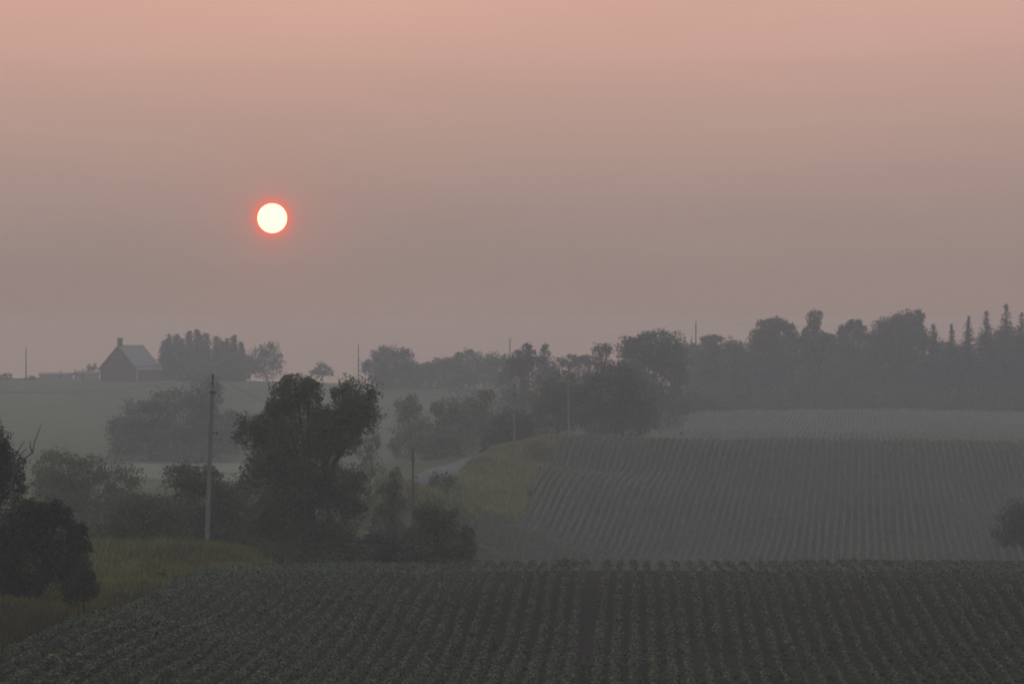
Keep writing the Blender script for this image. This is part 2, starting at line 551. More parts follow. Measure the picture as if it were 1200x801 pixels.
def crown_points(lobes, leaf, cover, clump=0.24, vol=0.3, per=None):
    """lobes: (centre(3), radii(3)); returns centres, outward dirs"""
    cs, ns = [], []
    for cen, rad in lobes:
        cen = np.asarray(cen, float); rad = np.asarray(rad, float)
        R = rad.mean()
        area = 4 * np.pi * R * R
        n = int(cover * area / (leaf * leaf * 0.62)) + 20
        nv = int(n * vol)
        ncl = max(14, int(26 * (R / max(leaf * 8, 0.8)) ** 1.0))
        ncl = min(ncl, 90)
        d = rng.normal(size=(ncl, 3)); d /= np.linalg.norm(d, axis=1)[:, None]
        rr = rng.uniform(0.62, 1.02, ncl)[:, None]
        csize = rng.uniform(0.6, 1.35, ncl)
        pick = rng.choice(ncl, n - nv, p=csize ** 2 / (csize ** 2).sum())
        off = np.clip(rng.normal(size=(n - nv, 3)), -1.7, 1.7) * clump * csize[pick][:, None]
        p = d[pick] * rr[pick] + off
        q = rng.normal(size=(nv, 3)); q /= np.linalg.norm(q, axis=1)[:, None]
        q *= rng.uniform(0, 1, nv)[:, None] ** 0.45 * 0.95
        allp = np.concatenate([p, q])
        cs.append(cen + allp * rad)
        ns.append(allp / (np.linalg.norm(allp, axis=1)[:, None] + 1e-6))
    return np.concatenate(cs), np.concatenate(ns)


def broad_tree(name, label, cat, base, lobes_px, d, leaf, mat, cover=1.9, depth=0.95, group=None, clump=0.18, vol=0.4, trunk_r=None, bark='bark', yspread=0.35, sub=5):
    """lobes_px: (px, py, rx, ry[, extra depth m]) seen at distance d; trunk rises from the terrain at base px"""
    bx = (base - CX) / FPX * d
    b0 = np.array([bx, d, h1(bx, d) - 0.05])
    k = d / FPX
    lobes = []
    for L in lobes_px:
        px, py, rx, ry = L[:4]
        cen = P(px, py, d) - b0
        if len(L) > 4: cen[1] += L[4]
        else: cen[1] += rng.uniform(-1, 1) * yspread * rx * k
        lobes.append((cen, 1.0 * np.array([rx * k, depth * (rx + ry) * 0.5 * k, ry * k])))
    main = list(lobes)
    for cen, rad in main:
        for _ in range(sub):
            dv = rng.normal(size=3); dv[2] = dv[2] * .8 + .25; dv /= np.linalg.norm(dv)
            lobes.append((cen + dv * rad * rng.uniform(.62, .92), rad * rng.uniform(.26, .46)))
    cover *= .93 / (1 + .11 * sub)
    leaf *= 1.13
    e = empty(name, b0, label, cat, group)
    # trunk with limbs into each lobe
    top = max(l[0][2] for l in lobes)
    tr = trunk_r or max(0.05, 0.028 * top)
    cenx = np.mean([l[0][0] for l in lobes]); ceny = np.mean([l[0][1] for l in lobes])
    hz = max(min(l[0][2] for l in lobes), top * 0.35)
    lst = []
    st = np.array([[0, 0, -0.15], [0.02 * top, 0, hz * 0.35], [cenx * 0.5, ceny * 0.4, hz * 0.7], [cenx * 0.8, ceny * 0.8, hz]])
    lst.append((st, [tr * 1.25, tr, tr * 0.9, tr * 0.75]))
    for cen, rad in main:
        f0 = rng.uniform(0.45, 0.95)
        i0 = st[2] * (1 - f0) + st[3] * f0
        if cen[2] < i0[2]: i0 = st[1]
        mid = i0 * 0.5 + cen * 0.5 + rng.normal(size=3) * 0.06 * rad.mean() + np.array([0, 0, 0.1 * rad[2]])
        end = cen + np.array([rng.uniform(-.3, .3) * rad[0], 0, 0.55 * rad[2]])
        lst.append((np.array([i0, mid, cen, end]), [tr * 0.6, tr * 0.42, tr * 0.25, tr * 0.08]))
    v, f = tubes(lst, 6)
    ob('trunk', mesh_list('trunk', v, f, M[bark], True), e)
    cs, ns = crown_points(lobes, leaf, cover, clump, vol)
    keep = cs[:, 2] > 0.02
    cs, ns = cs[keep], ns[keep]
    nd = ns * 0.6 + rng.normal(size=cs.shape) * 0.75 + np.array([0, 0, 0.35])
    v, f = leaf_quads(cs, leaf * rng.uniform(0.65, 1.35, len(cs)), nd)
    ob('crown', mesh_np('crown', v, f, M[mat]), e)
    return e


def conifer_mesh(h, r, leaf, nlev, seed, cone):
    g = np.random.default_rng(seed)
    pos, dirs, size = [], [], []
    for i in range(nlev):
        t = (i + g.uniform(-.3, .3)) / nlev
        t = min(max(t, 0.0), 0.99)
        zz = h * (0.06 + 0.94 * t)
        rr = r * 1.15 * (1 - t) ** cone * g.uniform(0.88, 1.10) + 0.03 * r
        nb = int(9 + 13 * (1 - t))
        for b in range(nb):
            a = g.uniform(0, 2 * np.pi)
            L = rr * g.uniform(0.65, 1.12)
            ns = max(2, int(L / (leaf * 0.45)))
            for s in range(ns):
                u = (s + g.uniform(0, 1)) / ns
                p = np.array([math.cos(a) * L * u, math.sin(a) * L * u, zz - 0.22 * L * u + 0.10 * L * u * u])
                p += g.normal(size=3) * leaf * 0.22
                pos.append(p); dirs.append((math.cos(a) * 0.35, math.sin(a) * 0.35, 1.0)); size.append(leaf * (1.15 - 0.45 * u))
    for s in range(10):
        pos.append(np.array([0, 0, h * (0.93 + 0.07 * s / 9)])); dirs.append(tuple(g.normal(size=3))); size.append(leaf * (0.9 - 0.06 * s))
    pos = np.array(pos); dirs = np.array(dirs) + g.normal(size=(len(pos), 3)) * 0.45
    return leaf_quads(pos, np.array(size), dirs, 0.5)


def conifer(name, label, px, top_py, d, rpx, leaf, nlev, group=None, seed=0, mat='needle', cone=0.78):
    bx = (px - CX) / FPX * d
    zb = h1(bx, d) - 0.05
    h = (ZC - (top_py - CY) / FPX * d) - zb
    e = empty(name, (bx, d, zb), label, 'tree', group)
    v, f = tubes([(np.array([[0, 0, -0.15], [0.05, 0, h * 0.5], [0, 0, h * 0.97]]), [h * 0.018, h * 0.011, 0.02])], 6)
    ob('trunk', mesh_list('trunk', v, f, M['bark'], True), e)
    v, f = conifer_mesh(h, rpx / FPX * d, leaf, nlev, seed, cone)
    ob('crown', mesh_np('crown', v, f, M[mat]), e)
    return e


# ------------------------------------------------------------------ sun in the smoke
sd = 6000.0
me = bpy.data.meshes.new('sun')
import bmesh
bm = bmesh.new()
bmesh.ops.create_icosphere(bm, subdivisions=5, radius=sd * 17.2 / FPX)
bm.to_mesh(me); bm.free()
ms_, t_, o_ = new_mat('sun_fire')
em = t_.nodes.new('ShaderNodeEmission')
em.inputs['Color'].default_value = (1.0, 0.82, 0.405, 1)
em.inputs['Strength'].default_value = 2.4
t_.links.new(em.outputs[0], o_.inputs['Surface'])
ms_.cycles.emission_sampling = 'NONE'
me.materials.append(ms_)
for p in me.polygons: p.use_smooth = True
so = ob('sun', me, None, np.array([0, 0, ZC]) + sun_dir * sd)
tag(so, 'round white-yellow sun with a red rim of glow in the smoky sky', 'sun')

# ------------------------------------------------------------------ farmhouse on the far hill
HD = 792.0


def house():
    bx = (139 - CX) / FPX * HD
    zb = h1(bx, HD) - 0.1
    e = empty('farmhouse', (bx, HD, zb), 'dark brick farmhouse with steep gable, pale roof and one chimney on the far hill', 'house')
    e.rotation_euler = (0, 0, RAD(-24))
    w, L = 5.4, 11.5                     # half width of the gable, length of the house
    k = HD / FPX
    eave = (ZC - (430 - CY) * k) - zb
    peak = (ZC - (404 - CY) * k) - zb
    v = [(-w, 0, -.3), (w, 0, -.3), (w, 0, eave), (0, 0, peak - .25), (-w, 0, eave), (-w, L, -.3), (w, L, -.3), (w, L, eave), (0, L, peak - .25), (-w, L, eave)]
    f = [(0, 1, 2, 3, 4), (6, 5, 9, 8, 7), (1, 6, 7, 2), (5, 0, 4, 9), (2, 7, 8, 3), (9, 4, 3, 8)]
    wall = ob('wall', mesh_list('wall', np.array(v, float), f, M['brick']), e)
    # corner boards 3 mm proud
    v, f = boxes([(w - .12, w + .05, -.05, .12, 0, eave - .1)])
    ob('corner_board', mesh_list('corner_board', v, f, M['trim']), wall)
    v, f = boxes([(-w - .05, -w + .12, -.05, .12, 0, eave - .1)])
    ob('corner_board', mesh_list('corner_board', v, f, M['trim']), wall)
    s = (peak - eave + .25) / w
    ov = 0.55
    for sg in (-1, 1):
        zo = eave - ov * s
        th = 0.22
        v = [(0, -.45, peak), (sg * (w + ov), -.45, zo), (sg * (w + ov), L + .45, zo), (0, L + .45, peak)]
        v += [(a, b, c_ - th) for a, b, c_ in v]
        f = [(0, 1, 2, 3), (7, 6, 5, 4), (0, 4, 5, 1), (1, 5, 6, 2), (2, 6, 7, 3), (3, 7, 4, 0)]
        ro = ob('roof', mesh_list('roof', np.array(v, float), f, M['roof']), e)
    v, f = boxes([(-.5, .45, .2, 1.25, peak - 1.2, peak + 1.55), (-.6, .55, .1, 1.35, peak + 1.55, peak + 1.8)])
    ob('chimney', mesh_list('chimney', v, f, M['brick']), e)
    # small attic window
    v, f = boxes([(-.55, .55, -.06, .03, peak - 3.2, peak - 1.9)])
    wi = ob('window', mesh_list('window', v, f, M['trim']), e)
    v, f = boxes([(-.45, .45, -.075, -.055, peak - 3.1, peak - 2.0)])
    ob('pane', mesh_list('pane', v, f, M['glass']), wi)


house()


def shed(px0, px1, top, d, label, name='shed'):
    x0, x1 = (px0 - CX) / FPX * d, (px1 - CX) / FPX * d
    xm = (x0 + x1) / 2
    zb = min(h1(x0, d), h1(x1, d)) - .1
    e = empty(name, (xm, d, zb), label, 'shed')
    hh = (ZC - (top - CY) / FPX * d) - zb
    w = (x1 - x0) / 2
    v, f = boxes([(-w, w, 0, 6, -.3, hh - .5)])
    ob('wall', mesh_list('wall', v, f, M['shed']), e)
    v = [(-w - .3, -.3, hh - .55), (w + .3, -.3, hh - .55), (w + .3, 3, hh), (-w - .3, 3, hh), (-w - .3, 6.3, hh - .55), (w + .3, 6.3, hh - .55)]
    v += [(a, b, c_ - .15) for a, b, c_ in v]
    f = [(0, 1, 2, 3), (3, 2, 5, 4), (7, 6, 9, 8), (8, 9, 10, 11)] if False else [(0, 1, 2, 3), (3, 2, 5, 4), (6, 9, 8, 7), (9, 10, 11, 8), (0, 6, 7, 1), (4, 5, 11, 10), (0, 3, 9, 6), (3, 4, 10, 9), (1, 7, 8, 2), (2, 8, 11, 5)]
    ob('roof', mesh_list('roof', np.array(v, float), f, M['shed_roof']), e)


shed(46, 82, 436.3, 830, 'long low pale shed behind the fence posts near the distant pole')
shed(87, 113, 434.6, 826, 'low pale shed close beside the gable of the farmhouse')

for px, top, w_ in ((71, 433.5, .14), (88, 432.5, .12), (96.5, 433.5, .12)):
    d = 806.0
    bx = (px - CX) / FPX * d
    zb = h1(bx, d) - .2
    hh = (ZC - (top - CY) / FPX * d) - zb
    v, f = tubes([(np.array([[0, 0, 0], [0.02, 0, hh * .5], [0.0, 0.02, hh]]), [w_, w_ * .95, w_ * .8])], 6)
    o = ob('fence_post', mesh_list('fence_post', v, f, M['pole_dark']), None, (bx, d, zb))
    tag(o, 'dark fence post in front of the pale sheds by the farmhouse', 'post', 'fence posts by the sheds')


# ------------------------------------------------------------------ utility poles and wires
POLE_TOPS = {}


def pole(key, label, px, d, top_py, r0=0.15, lean=0.0, mat='pole', bracket=True, group='wooden utility poles along the road', topdark=False):
    bx = (px - CX) / FPX * d
    zb = h1(bx, d)
    hh = (ZC - (top_py - CY) / FPX * d) - zb
    e = empty('utility_pole', (bx, d, zb), label, 'utility pole', group)
    tz = np.linspace(-.4, hh, 9)
    pts = np.stack([lean * np.clip(tz, 0, None) + 0.012 * np.sin(tz * .7), 0 * tz, tz], 1)
    v, f = tubes([(pts, np.linspace(r0, r0 * .68, 9))], 9)
    sh = ob('shaft', mesh_list('shaft', v, f, M[mat], True), e)
    tx = lean * hh
    v, f = tubes([(np.array([[tx + .02, -.11, hh - .35], [tx + .02, -.11, hh + .12]]), [.035, .035])], 6)
    ob('top_bracket', mesh_list('top_bracket', v, f, M['iron']), e)
    v, f = tubes([(np.array([[tx + .02, -.11, hh + .12], [tx + .02, -.11, hh + .2], [tx + .02, -.11, hh + .27], [tx + .02, -.11, hh + .36], [tx + .02, -.11, hh + .44]]), [.05, .13, .07, .12, .05])], 8)
    ob('insulator', mesh_list('insulator', v, f, M['ceramic'], True), e)
    if bracket:
        bz = hh * .69
        bxx = lean * bz
        v, f = tubes([(np.array([[bxx, 0, bz], [bxx + r0 + .25, -.03, bz + .02]]), [.035, .03])], 6)
        br = ob('bracket', mesh_list('bracket', v, f, M['iron']), e)
        v, f = tubes([(np.array([[bxx + r0 + .22, -.03, bz - .08], [bxx + r0 + .22, -.03, bz + .02], [bxx + r0 + .22, -.03, bz + .12]]), [.05, .09, .05])], 6)
        ob('spool', mesh_list('spool', v, f, M['ceramic']), br)
        v, f = boxes([(tx - r0 * 1.15, tx + r0 * 1.15, -r0 * 1.3, r0 * 1.2, hh - .75, hh - .62)])
        ob('band', mesh_list('band', v, f, M['iron']), e)
    POLE_TOPS[key] = np.array([bx + tx + .02, d - .11, zb + hh + .40])
    return e


pole('p0', 'weathered wooden utility pole standing left of the dark thicket', -275, 122, 436, .15, 0.0)
pole('p1', 'tall leaning grey wooden pole in the verge grass left of the big tree', 242, 191, 446, .165, 0.036)
pole('p2', 'thin dark pole between the cone-shaped small tree and the pale road', 483, 260, 529, .13, 0.012, 'pole_dark')
pole('p3', 'slim pole rising from the grass bank left of the round dark bush', 602.5, 330, 454, .16, 0.003)
pole('p4', 'slim pale pole on the crest of the bank in front of the large tree clump', 666.5, 392, 432, .17, -0.004)
FP = 'distant poles on the skyline'
pole('f1', 'distant lone pole on the far hill left of the pale sheds', 30.5, 805, 407, .17, 0, 'pole_dark', False, FP)
pole('f2', 'distant pole on the far hill behind the cleft crown of the big tree', 420, 795, 404, .17, 0, 'pole_dark', False, FP)
pole('f3', 'distant pole tip showing above the dark clump of woodland trees', 597.5, 740, 397, .17, 0, 'pole_dark', False, FP)
pole('f4', 'tall distant pole standing right of the broad dome-shaped tree', 815.5, 690, 378, .19, 0, 'pole_dark', False, FP)
pole('f5', 'shorter distant pole standing close beside the tall skyline pole', 810.5, 720, 396, .17, 0, 'pole_dark', False, FP)
pole('f6', 'distant pole hidden in the spruces at the end of the wood', 1230, 700, 372, .17, 0, 'pole_dark', False, FP)


def wire(a, b, sag, label, r=0.018, drop=0.0):
    pa, pb = POLE_TOPS[a].copy(), POLE_TOPS[b].copy()
    pa[2] -= drop; pb[2] -= drop
    t = np.linspace(0, 1, 30)
    pts = pa[None] * (1 - t[:, None]) + pb[None] * t[:, None]
    pts[:, 2] -= sag * 4 * t * (1 - t)
    o0 = pts[0].copy()
    v, f = tubes([(pts - o0, np.full(30, r))], 5)
    o = ob('power_line', mesh_list('power_line', v, f, M['wire'], True), None, o0)
    tag(o, label, 'wire', 'overhead wires')


wire('p0', 'p1', 1.15, 'sagging wire coming in from the left to the tall leaning pole', 0.006)
wire('p1', 'p2', 0.9, 'wire from the tall leaning pole down to the thin dark pole', 0.009)
wire('p2', 'p3', 0.9, 'wire from the thin dark pole up to the pole on the grass bank', 0.018)
wire('p3', 'p4', 0.8, 'wire between the two slim poles of the grass bank', 0.018)
wire('f4', 'f6', 1.6, 'faint skyline wire leaving the tall distant pole over the wood', 0.015)
wire('f3', 'f4', 1.6, 'faint skyline wire between the pole tip and the tall distant pole', 0.012)


# ------------------------------------------------------------------ near trees and shrubs
T = broad_tree
T('broadleaf_tree', 'big dark broadleaf tree with a cleft two-headed crown beyond the near field', 'tree', 372,
  [(347, 455, 25, 20), (331, 470, 20, 19), (361, 470, 16, 18), (416, 466, 27, 27), (426, 488, 22, 22), (404, 488, 18, 22), (294, 504, 22, 21), (312, 498, 18, 20), (352, 506, 38, 34), (384, 514, 28, 30), (318, 528, 24, 24), (302, 550, 24, 24), (378, 488, 14, 16), (406, 514, 20, 22),
   (408, 572, 31, 28), (352, 566, 44, 38), (330, 600, 36, 32), (385, 606, 42, 34), (365, 634, 50, 22), (322, 480, 14, 14), (330, 650, 36, 14), (372, 652, 40, 13), (410, 648, 34, 15)],
  195, 0.15, 'leaf_mid', cover=2.5, clump=0.19, vol=0.42, trunk_r=0.30)
T('broadleaf_tree', 'spreading green tree behind the tall leaning pole', 'tree', 250,
  [(214, 560, 26, 17), (244, 566, 26, 20), (232, 596, 44, 30), (278, 590, 30, 30), (268, 624, 40, 24), (300, 628, 26, 24), (235, 636, 34, 18)], 212, 0.17, 'leaf_mid', cover=2.2, clump=0.19)
T('willow_tree', 'pale loose willow-like tree behind the dark thicket', 'tree', 100,
  [(72, 548, 30, 22), (104, 552, 26, 22), (140, 560, 26, 17), (60, 580, 28, 26), (105, 588, 46, 30), (148, 588, 22, 26), (90, 615, 52, 24), (130, 620, 40, 22)], 262, 0.20, 'leaf_pale', cover=1.5, clump=0.2)
T('shrub', 'olive shrub behind the tall verge grass', 'shrub', 176, [(178, 598, 28, 22), (150, 610, 30, 26), (165, 590, 18, 14), (120, 632, 22, 18), (200, 618, 26, 22), (172, 630, 42, 18), (140, 640, 24, 14), (205, 642, 28, 14)], 203, 0.15, 'leaf_olive', cover=1.6, clump=0.22)
T('broadleaf_tree', 'dark narrow tree rising at the back of the left thicket', 'tree', -12,
  [(-4, 520, 16, 30), (8, 545, 18, 24), (16, 572, 20, 20), (-14, 560, 26, 40), (-10, 500, 10, 22)], 138, 0.11, 'leaf_dark', cover=1.7, clump=0.2)
T('shrub', 'large black-green thicket at the edge of the near field', 'shrub', 40,
  [(20, 612, 38, 26), (56, 610, 18, 22), (67, 596, 8, 9), (78, 606, 10, 12), (90, 622, 12, 12), (84, 636, 18, 18), (100, 642, 8, 8), (44, 596, 10, 10), (40, 655, 52, 38), (86, 660, 22, 30), (-6, 660, 36, 50), (10, 690, 40, 24)], 133, 0.12, 'leaf_dark', cover=2.2, clump=0.22)
T('shrub', 'low dark shrub crouching at the foot of the left thicket', 'shrub', 98, [(96, 684, 16, 20), (84, 695, 20, 16), (108, 690, 10, 15)], 130, 0.10, 'leaf_dark', cover=1.6, clump=0.2)
T('small_tree', 'slim cone-shaped small tree beside the thin dark pole', 'tree', 458,
  [(463, 560, 8, 13), (457, 578, 15, 16), (462, 596, 19, 18), (452, 614, 21, 20), (458, 632, 24, 16)], 232, 0.16, 'leaf_mid', cover=1.5, clump=0.2)
T('shrub', 'rounded leafy bush at the crest of the near field below the road', 'shrub', 512,
  [(502, 606, 22, 19), (522, 612, 18, 18), (496, 632, 24, 20), (528, 636, 22, 18), (547, 628, 11, 13), (551, 645, 10, 14), (498, 655, 26, 11), (528, 657, 26, 10), (545, 660, 14, 8)], 196, 0.14, 'leaf_mid', cover=2.0, clump=0.2)
T('shrub', 'low dark bramble between the big tree and the rounded bush', 'shrub', 445, [(440, 642, 24, 16), (464, 644, 20, 15), (424, 642, 18, 18), (436, 658, 28, 9), (468, 658, 24, 9)], 198, 0.14, 'leaf_dark', cover=1.5)
T('shrub', 'thin grey-green sapling bush at the edge of the pale road', 'shrub', 520, [(512, 566, 15, 14), (526, 574, 15, 17), (513, 588, 22, 15), (533, 592, 16, 14)], 272, 0.18, 'leaf_pale', cover=0.85, clump=0.2)
T('shrub', 'dark rounded bush at the right foot of the middle field', 'shrub', 1196, [(1188, 606, 20, 20), (1206, 612, 26, 28), (1184, 626, 19, 16), (1216, 632, 26, 20)], 286, 0.2, 'leaf_dark', cover=1.5, clump=0.2)
T('shrub', 'small yellow-green weed bush at the foot of the tall leaning pole', 'shrub', 262, [(258, 640, 9, 6), (270, 643, 8, 5)], 188, 0.10, 'yellow', cover=1.0)
T('shrub', 'wispy weed clump poking above the crest of the near field', 'shrub', 664, [(660, 659, 9, 5), (672, 661, 8, 4)], 177.5, 0.10, 'leaf_olive', cover=0.8)
T('shrub', 'dark bramble clump in the verge grass at the edge of the field', 'shrub', 190, [(188, 678, 9, 9), (198, 682, 10, 8)], 158, 0.10, 'leaf_dark', cover=1.1)
T('shrub', 'low green dock clump in the verge grass by the thicket', 'shrub', 140, [(136, 700, 9, 9), (147, 704, 8, 7)], 143, 0.10, 'leaf_mid', cover=1.0)
T('shrub', 'leafy weed clump in the verge grass below the leaning pole', 'shrub', 226, [(222, 660, 9, 7), (233, 662, 9, 7)], 176, 0.10, 'leaf_olive', cover=1.0)
T('shrub', 'small scrubby bush on the slope of the grass bank', 'shrub', 574, [(572, 578, 8, 7), (580, 584, 8, 6)], 318, 0.18, 'leaf_olive', cover=0.9)
T('shrub', 'low scrub on the grass bank below the slim pole', 'shrub', 608, [(604, 545, 7, 5), (614, 548, 8, 5)], 345, 0.18, 'leaf_olive', cover=0.9)
T('shrub', 'leafy undergrowth between the leaning pole and the big tree', 'shrub', 312, [(300, 643, 16, 14), (322, 646, 18, 13), (340, 650, 18, 12), (284, 652, 12, 9)], 192, 0.13, 'leaf_olive', cover=1.0)

# dead limbs above the thicket
db = P(14, 566, 137)
dz = h1(db[0], db[1])
e = empty('dead_tree', (db[0], db[1], dz), 'bare dead branches reaching out of the left thicket', 'dead tree')


def dpts(lst, y0=0.0):
    return np.array([P(px, py, 137) - np.array([db[0], db[1], dz]) + np.array([0, y0, 0]) for px, py in lst])


stem = np.concatenate([[[0, 0, -.1]], dpts([(14, 620), (13, 566), (20, 545)])])
v, f = tubes([(stem, [.10, .09, .07, .05])], 6)
ob('trunk', mesh_list('trunk', v, f, M['dead_wood']), e)
for br in ([(20, 545), (30, 536), (38, 530), (40, 518), (44, 508), (47.5, 498)], [(15, 553), (18, 535), (24, 524), (29, 516)], [(20, 545), (24, 534), (27, 529), (32, 525)], [(38, 530), (35, 522), (36, 516)]):
    p = dpts(br, rng.uniform(-.1, .1))
    v, f = tubes([(p, np.linspace(.040, .012, len(p)))], 5)
    ob('branch', mesh_list('branch', v, f, M['dead_wood']), e)

# ------------------------------------------------------------------ middle-distance trees
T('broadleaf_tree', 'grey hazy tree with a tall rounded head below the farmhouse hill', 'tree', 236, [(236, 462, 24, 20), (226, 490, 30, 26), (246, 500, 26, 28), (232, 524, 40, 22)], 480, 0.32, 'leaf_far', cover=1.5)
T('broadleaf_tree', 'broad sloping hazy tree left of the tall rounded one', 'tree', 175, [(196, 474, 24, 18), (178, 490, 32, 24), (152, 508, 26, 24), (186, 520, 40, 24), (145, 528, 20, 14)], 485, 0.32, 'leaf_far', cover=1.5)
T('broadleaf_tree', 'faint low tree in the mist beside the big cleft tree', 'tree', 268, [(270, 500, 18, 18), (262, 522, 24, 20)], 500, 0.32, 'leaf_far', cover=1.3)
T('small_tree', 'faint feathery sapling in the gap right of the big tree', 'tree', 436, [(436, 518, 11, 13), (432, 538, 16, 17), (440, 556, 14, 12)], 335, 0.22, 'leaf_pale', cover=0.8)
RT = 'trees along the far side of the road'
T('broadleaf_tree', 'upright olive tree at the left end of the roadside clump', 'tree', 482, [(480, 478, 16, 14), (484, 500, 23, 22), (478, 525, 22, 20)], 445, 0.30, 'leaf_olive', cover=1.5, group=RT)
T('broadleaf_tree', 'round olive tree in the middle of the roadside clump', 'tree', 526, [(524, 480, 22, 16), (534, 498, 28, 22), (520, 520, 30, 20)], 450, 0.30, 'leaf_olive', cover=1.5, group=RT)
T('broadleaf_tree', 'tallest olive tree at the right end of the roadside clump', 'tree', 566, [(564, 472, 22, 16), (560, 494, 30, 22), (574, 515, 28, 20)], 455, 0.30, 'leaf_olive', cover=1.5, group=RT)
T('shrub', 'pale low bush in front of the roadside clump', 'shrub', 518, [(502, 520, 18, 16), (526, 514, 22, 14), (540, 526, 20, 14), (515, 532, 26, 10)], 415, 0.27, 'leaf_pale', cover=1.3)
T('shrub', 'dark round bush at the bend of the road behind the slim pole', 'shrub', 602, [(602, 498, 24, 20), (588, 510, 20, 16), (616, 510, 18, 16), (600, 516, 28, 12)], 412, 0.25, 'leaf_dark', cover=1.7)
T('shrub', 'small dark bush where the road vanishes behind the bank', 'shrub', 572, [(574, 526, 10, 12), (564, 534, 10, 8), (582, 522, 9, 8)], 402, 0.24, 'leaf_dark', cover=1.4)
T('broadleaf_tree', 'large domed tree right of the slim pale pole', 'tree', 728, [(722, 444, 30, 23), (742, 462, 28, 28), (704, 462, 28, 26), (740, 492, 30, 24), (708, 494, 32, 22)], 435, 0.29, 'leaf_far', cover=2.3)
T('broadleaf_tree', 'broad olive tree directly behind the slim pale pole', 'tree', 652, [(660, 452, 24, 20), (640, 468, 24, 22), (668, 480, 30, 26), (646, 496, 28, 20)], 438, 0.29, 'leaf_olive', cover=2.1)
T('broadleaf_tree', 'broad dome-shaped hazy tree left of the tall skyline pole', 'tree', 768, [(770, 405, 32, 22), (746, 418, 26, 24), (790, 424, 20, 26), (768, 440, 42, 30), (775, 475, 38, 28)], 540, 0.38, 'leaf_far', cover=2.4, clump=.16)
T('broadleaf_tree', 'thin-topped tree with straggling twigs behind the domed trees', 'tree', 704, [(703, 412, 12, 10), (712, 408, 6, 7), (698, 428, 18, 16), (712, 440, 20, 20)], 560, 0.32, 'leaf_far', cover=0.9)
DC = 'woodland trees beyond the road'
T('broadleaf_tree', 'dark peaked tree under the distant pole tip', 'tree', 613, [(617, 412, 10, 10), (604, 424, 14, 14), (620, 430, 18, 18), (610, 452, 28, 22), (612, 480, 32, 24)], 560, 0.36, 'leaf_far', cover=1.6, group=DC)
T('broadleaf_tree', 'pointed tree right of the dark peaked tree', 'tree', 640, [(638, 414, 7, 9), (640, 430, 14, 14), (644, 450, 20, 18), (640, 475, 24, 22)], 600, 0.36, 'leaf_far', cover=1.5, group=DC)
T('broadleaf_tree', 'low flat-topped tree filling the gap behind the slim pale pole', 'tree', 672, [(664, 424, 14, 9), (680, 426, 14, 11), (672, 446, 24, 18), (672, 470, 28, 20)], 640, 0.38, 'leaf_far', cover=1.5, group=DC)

# ------------------------------------------------------------------ far skyline trees
FG = 'faint trees on the far hill'
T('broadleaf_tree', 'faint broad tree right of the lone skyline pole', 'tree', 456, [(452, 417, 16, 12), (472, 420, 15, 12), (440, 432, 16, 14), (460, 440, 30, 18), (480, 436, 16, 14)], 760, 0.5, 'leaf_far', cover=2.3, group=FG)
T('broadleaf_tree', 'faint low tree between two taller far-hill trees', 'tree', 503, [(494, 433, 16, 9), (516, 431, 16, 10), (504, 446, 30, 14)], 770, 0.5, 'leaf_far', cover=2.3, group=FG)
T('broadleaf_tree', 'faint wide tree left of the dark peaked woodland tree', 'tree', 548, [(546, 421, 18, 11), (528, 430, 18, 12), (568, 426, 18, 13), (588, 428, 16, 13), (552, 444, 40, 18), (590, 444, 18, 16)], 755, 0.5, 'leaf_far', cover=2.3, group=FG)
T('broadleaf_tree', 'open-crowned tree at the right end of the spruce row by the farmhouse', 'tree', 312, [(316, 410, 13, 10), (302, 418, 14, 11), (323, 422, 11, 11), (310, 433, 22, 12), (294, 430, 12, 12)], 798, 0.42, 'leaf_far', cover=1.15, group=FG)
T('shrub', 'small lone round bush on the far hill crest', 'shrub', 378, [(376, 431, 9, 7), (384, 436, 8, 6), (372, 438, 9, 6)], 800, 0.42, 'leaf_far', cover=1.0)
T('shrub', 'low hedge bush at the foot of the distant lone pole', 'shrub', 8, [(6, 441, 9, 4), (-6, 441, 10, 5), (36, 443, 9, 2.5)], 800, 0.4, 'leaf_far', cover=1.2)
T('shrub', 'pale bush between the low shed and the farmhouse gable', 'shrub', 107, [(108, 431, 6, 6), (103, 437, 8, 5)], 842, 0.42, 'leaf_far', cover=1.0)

for i, (px, tp, r_) in enumerate(((192, 399, 8), (198, 392, 12), (207, 391, 11), (222, 387, 12), (231, 386, 12), (242, 390, 11), (254, 394, 11), (266, 396, 11), (274, 393, 10), (283, 402, 8), (213, 396, 10), (236, 392, 11), (260, 399, 10))):
    conifer('spruce_tree', 'dark spruce in the dense row beside the farmhouse', px, tp, 806 + (i % 4) * 5 + (8 if i > 9 else 0), r_ * 1.5, 1.3, 24, 'spruces beside the farmhouse', 100 + i)

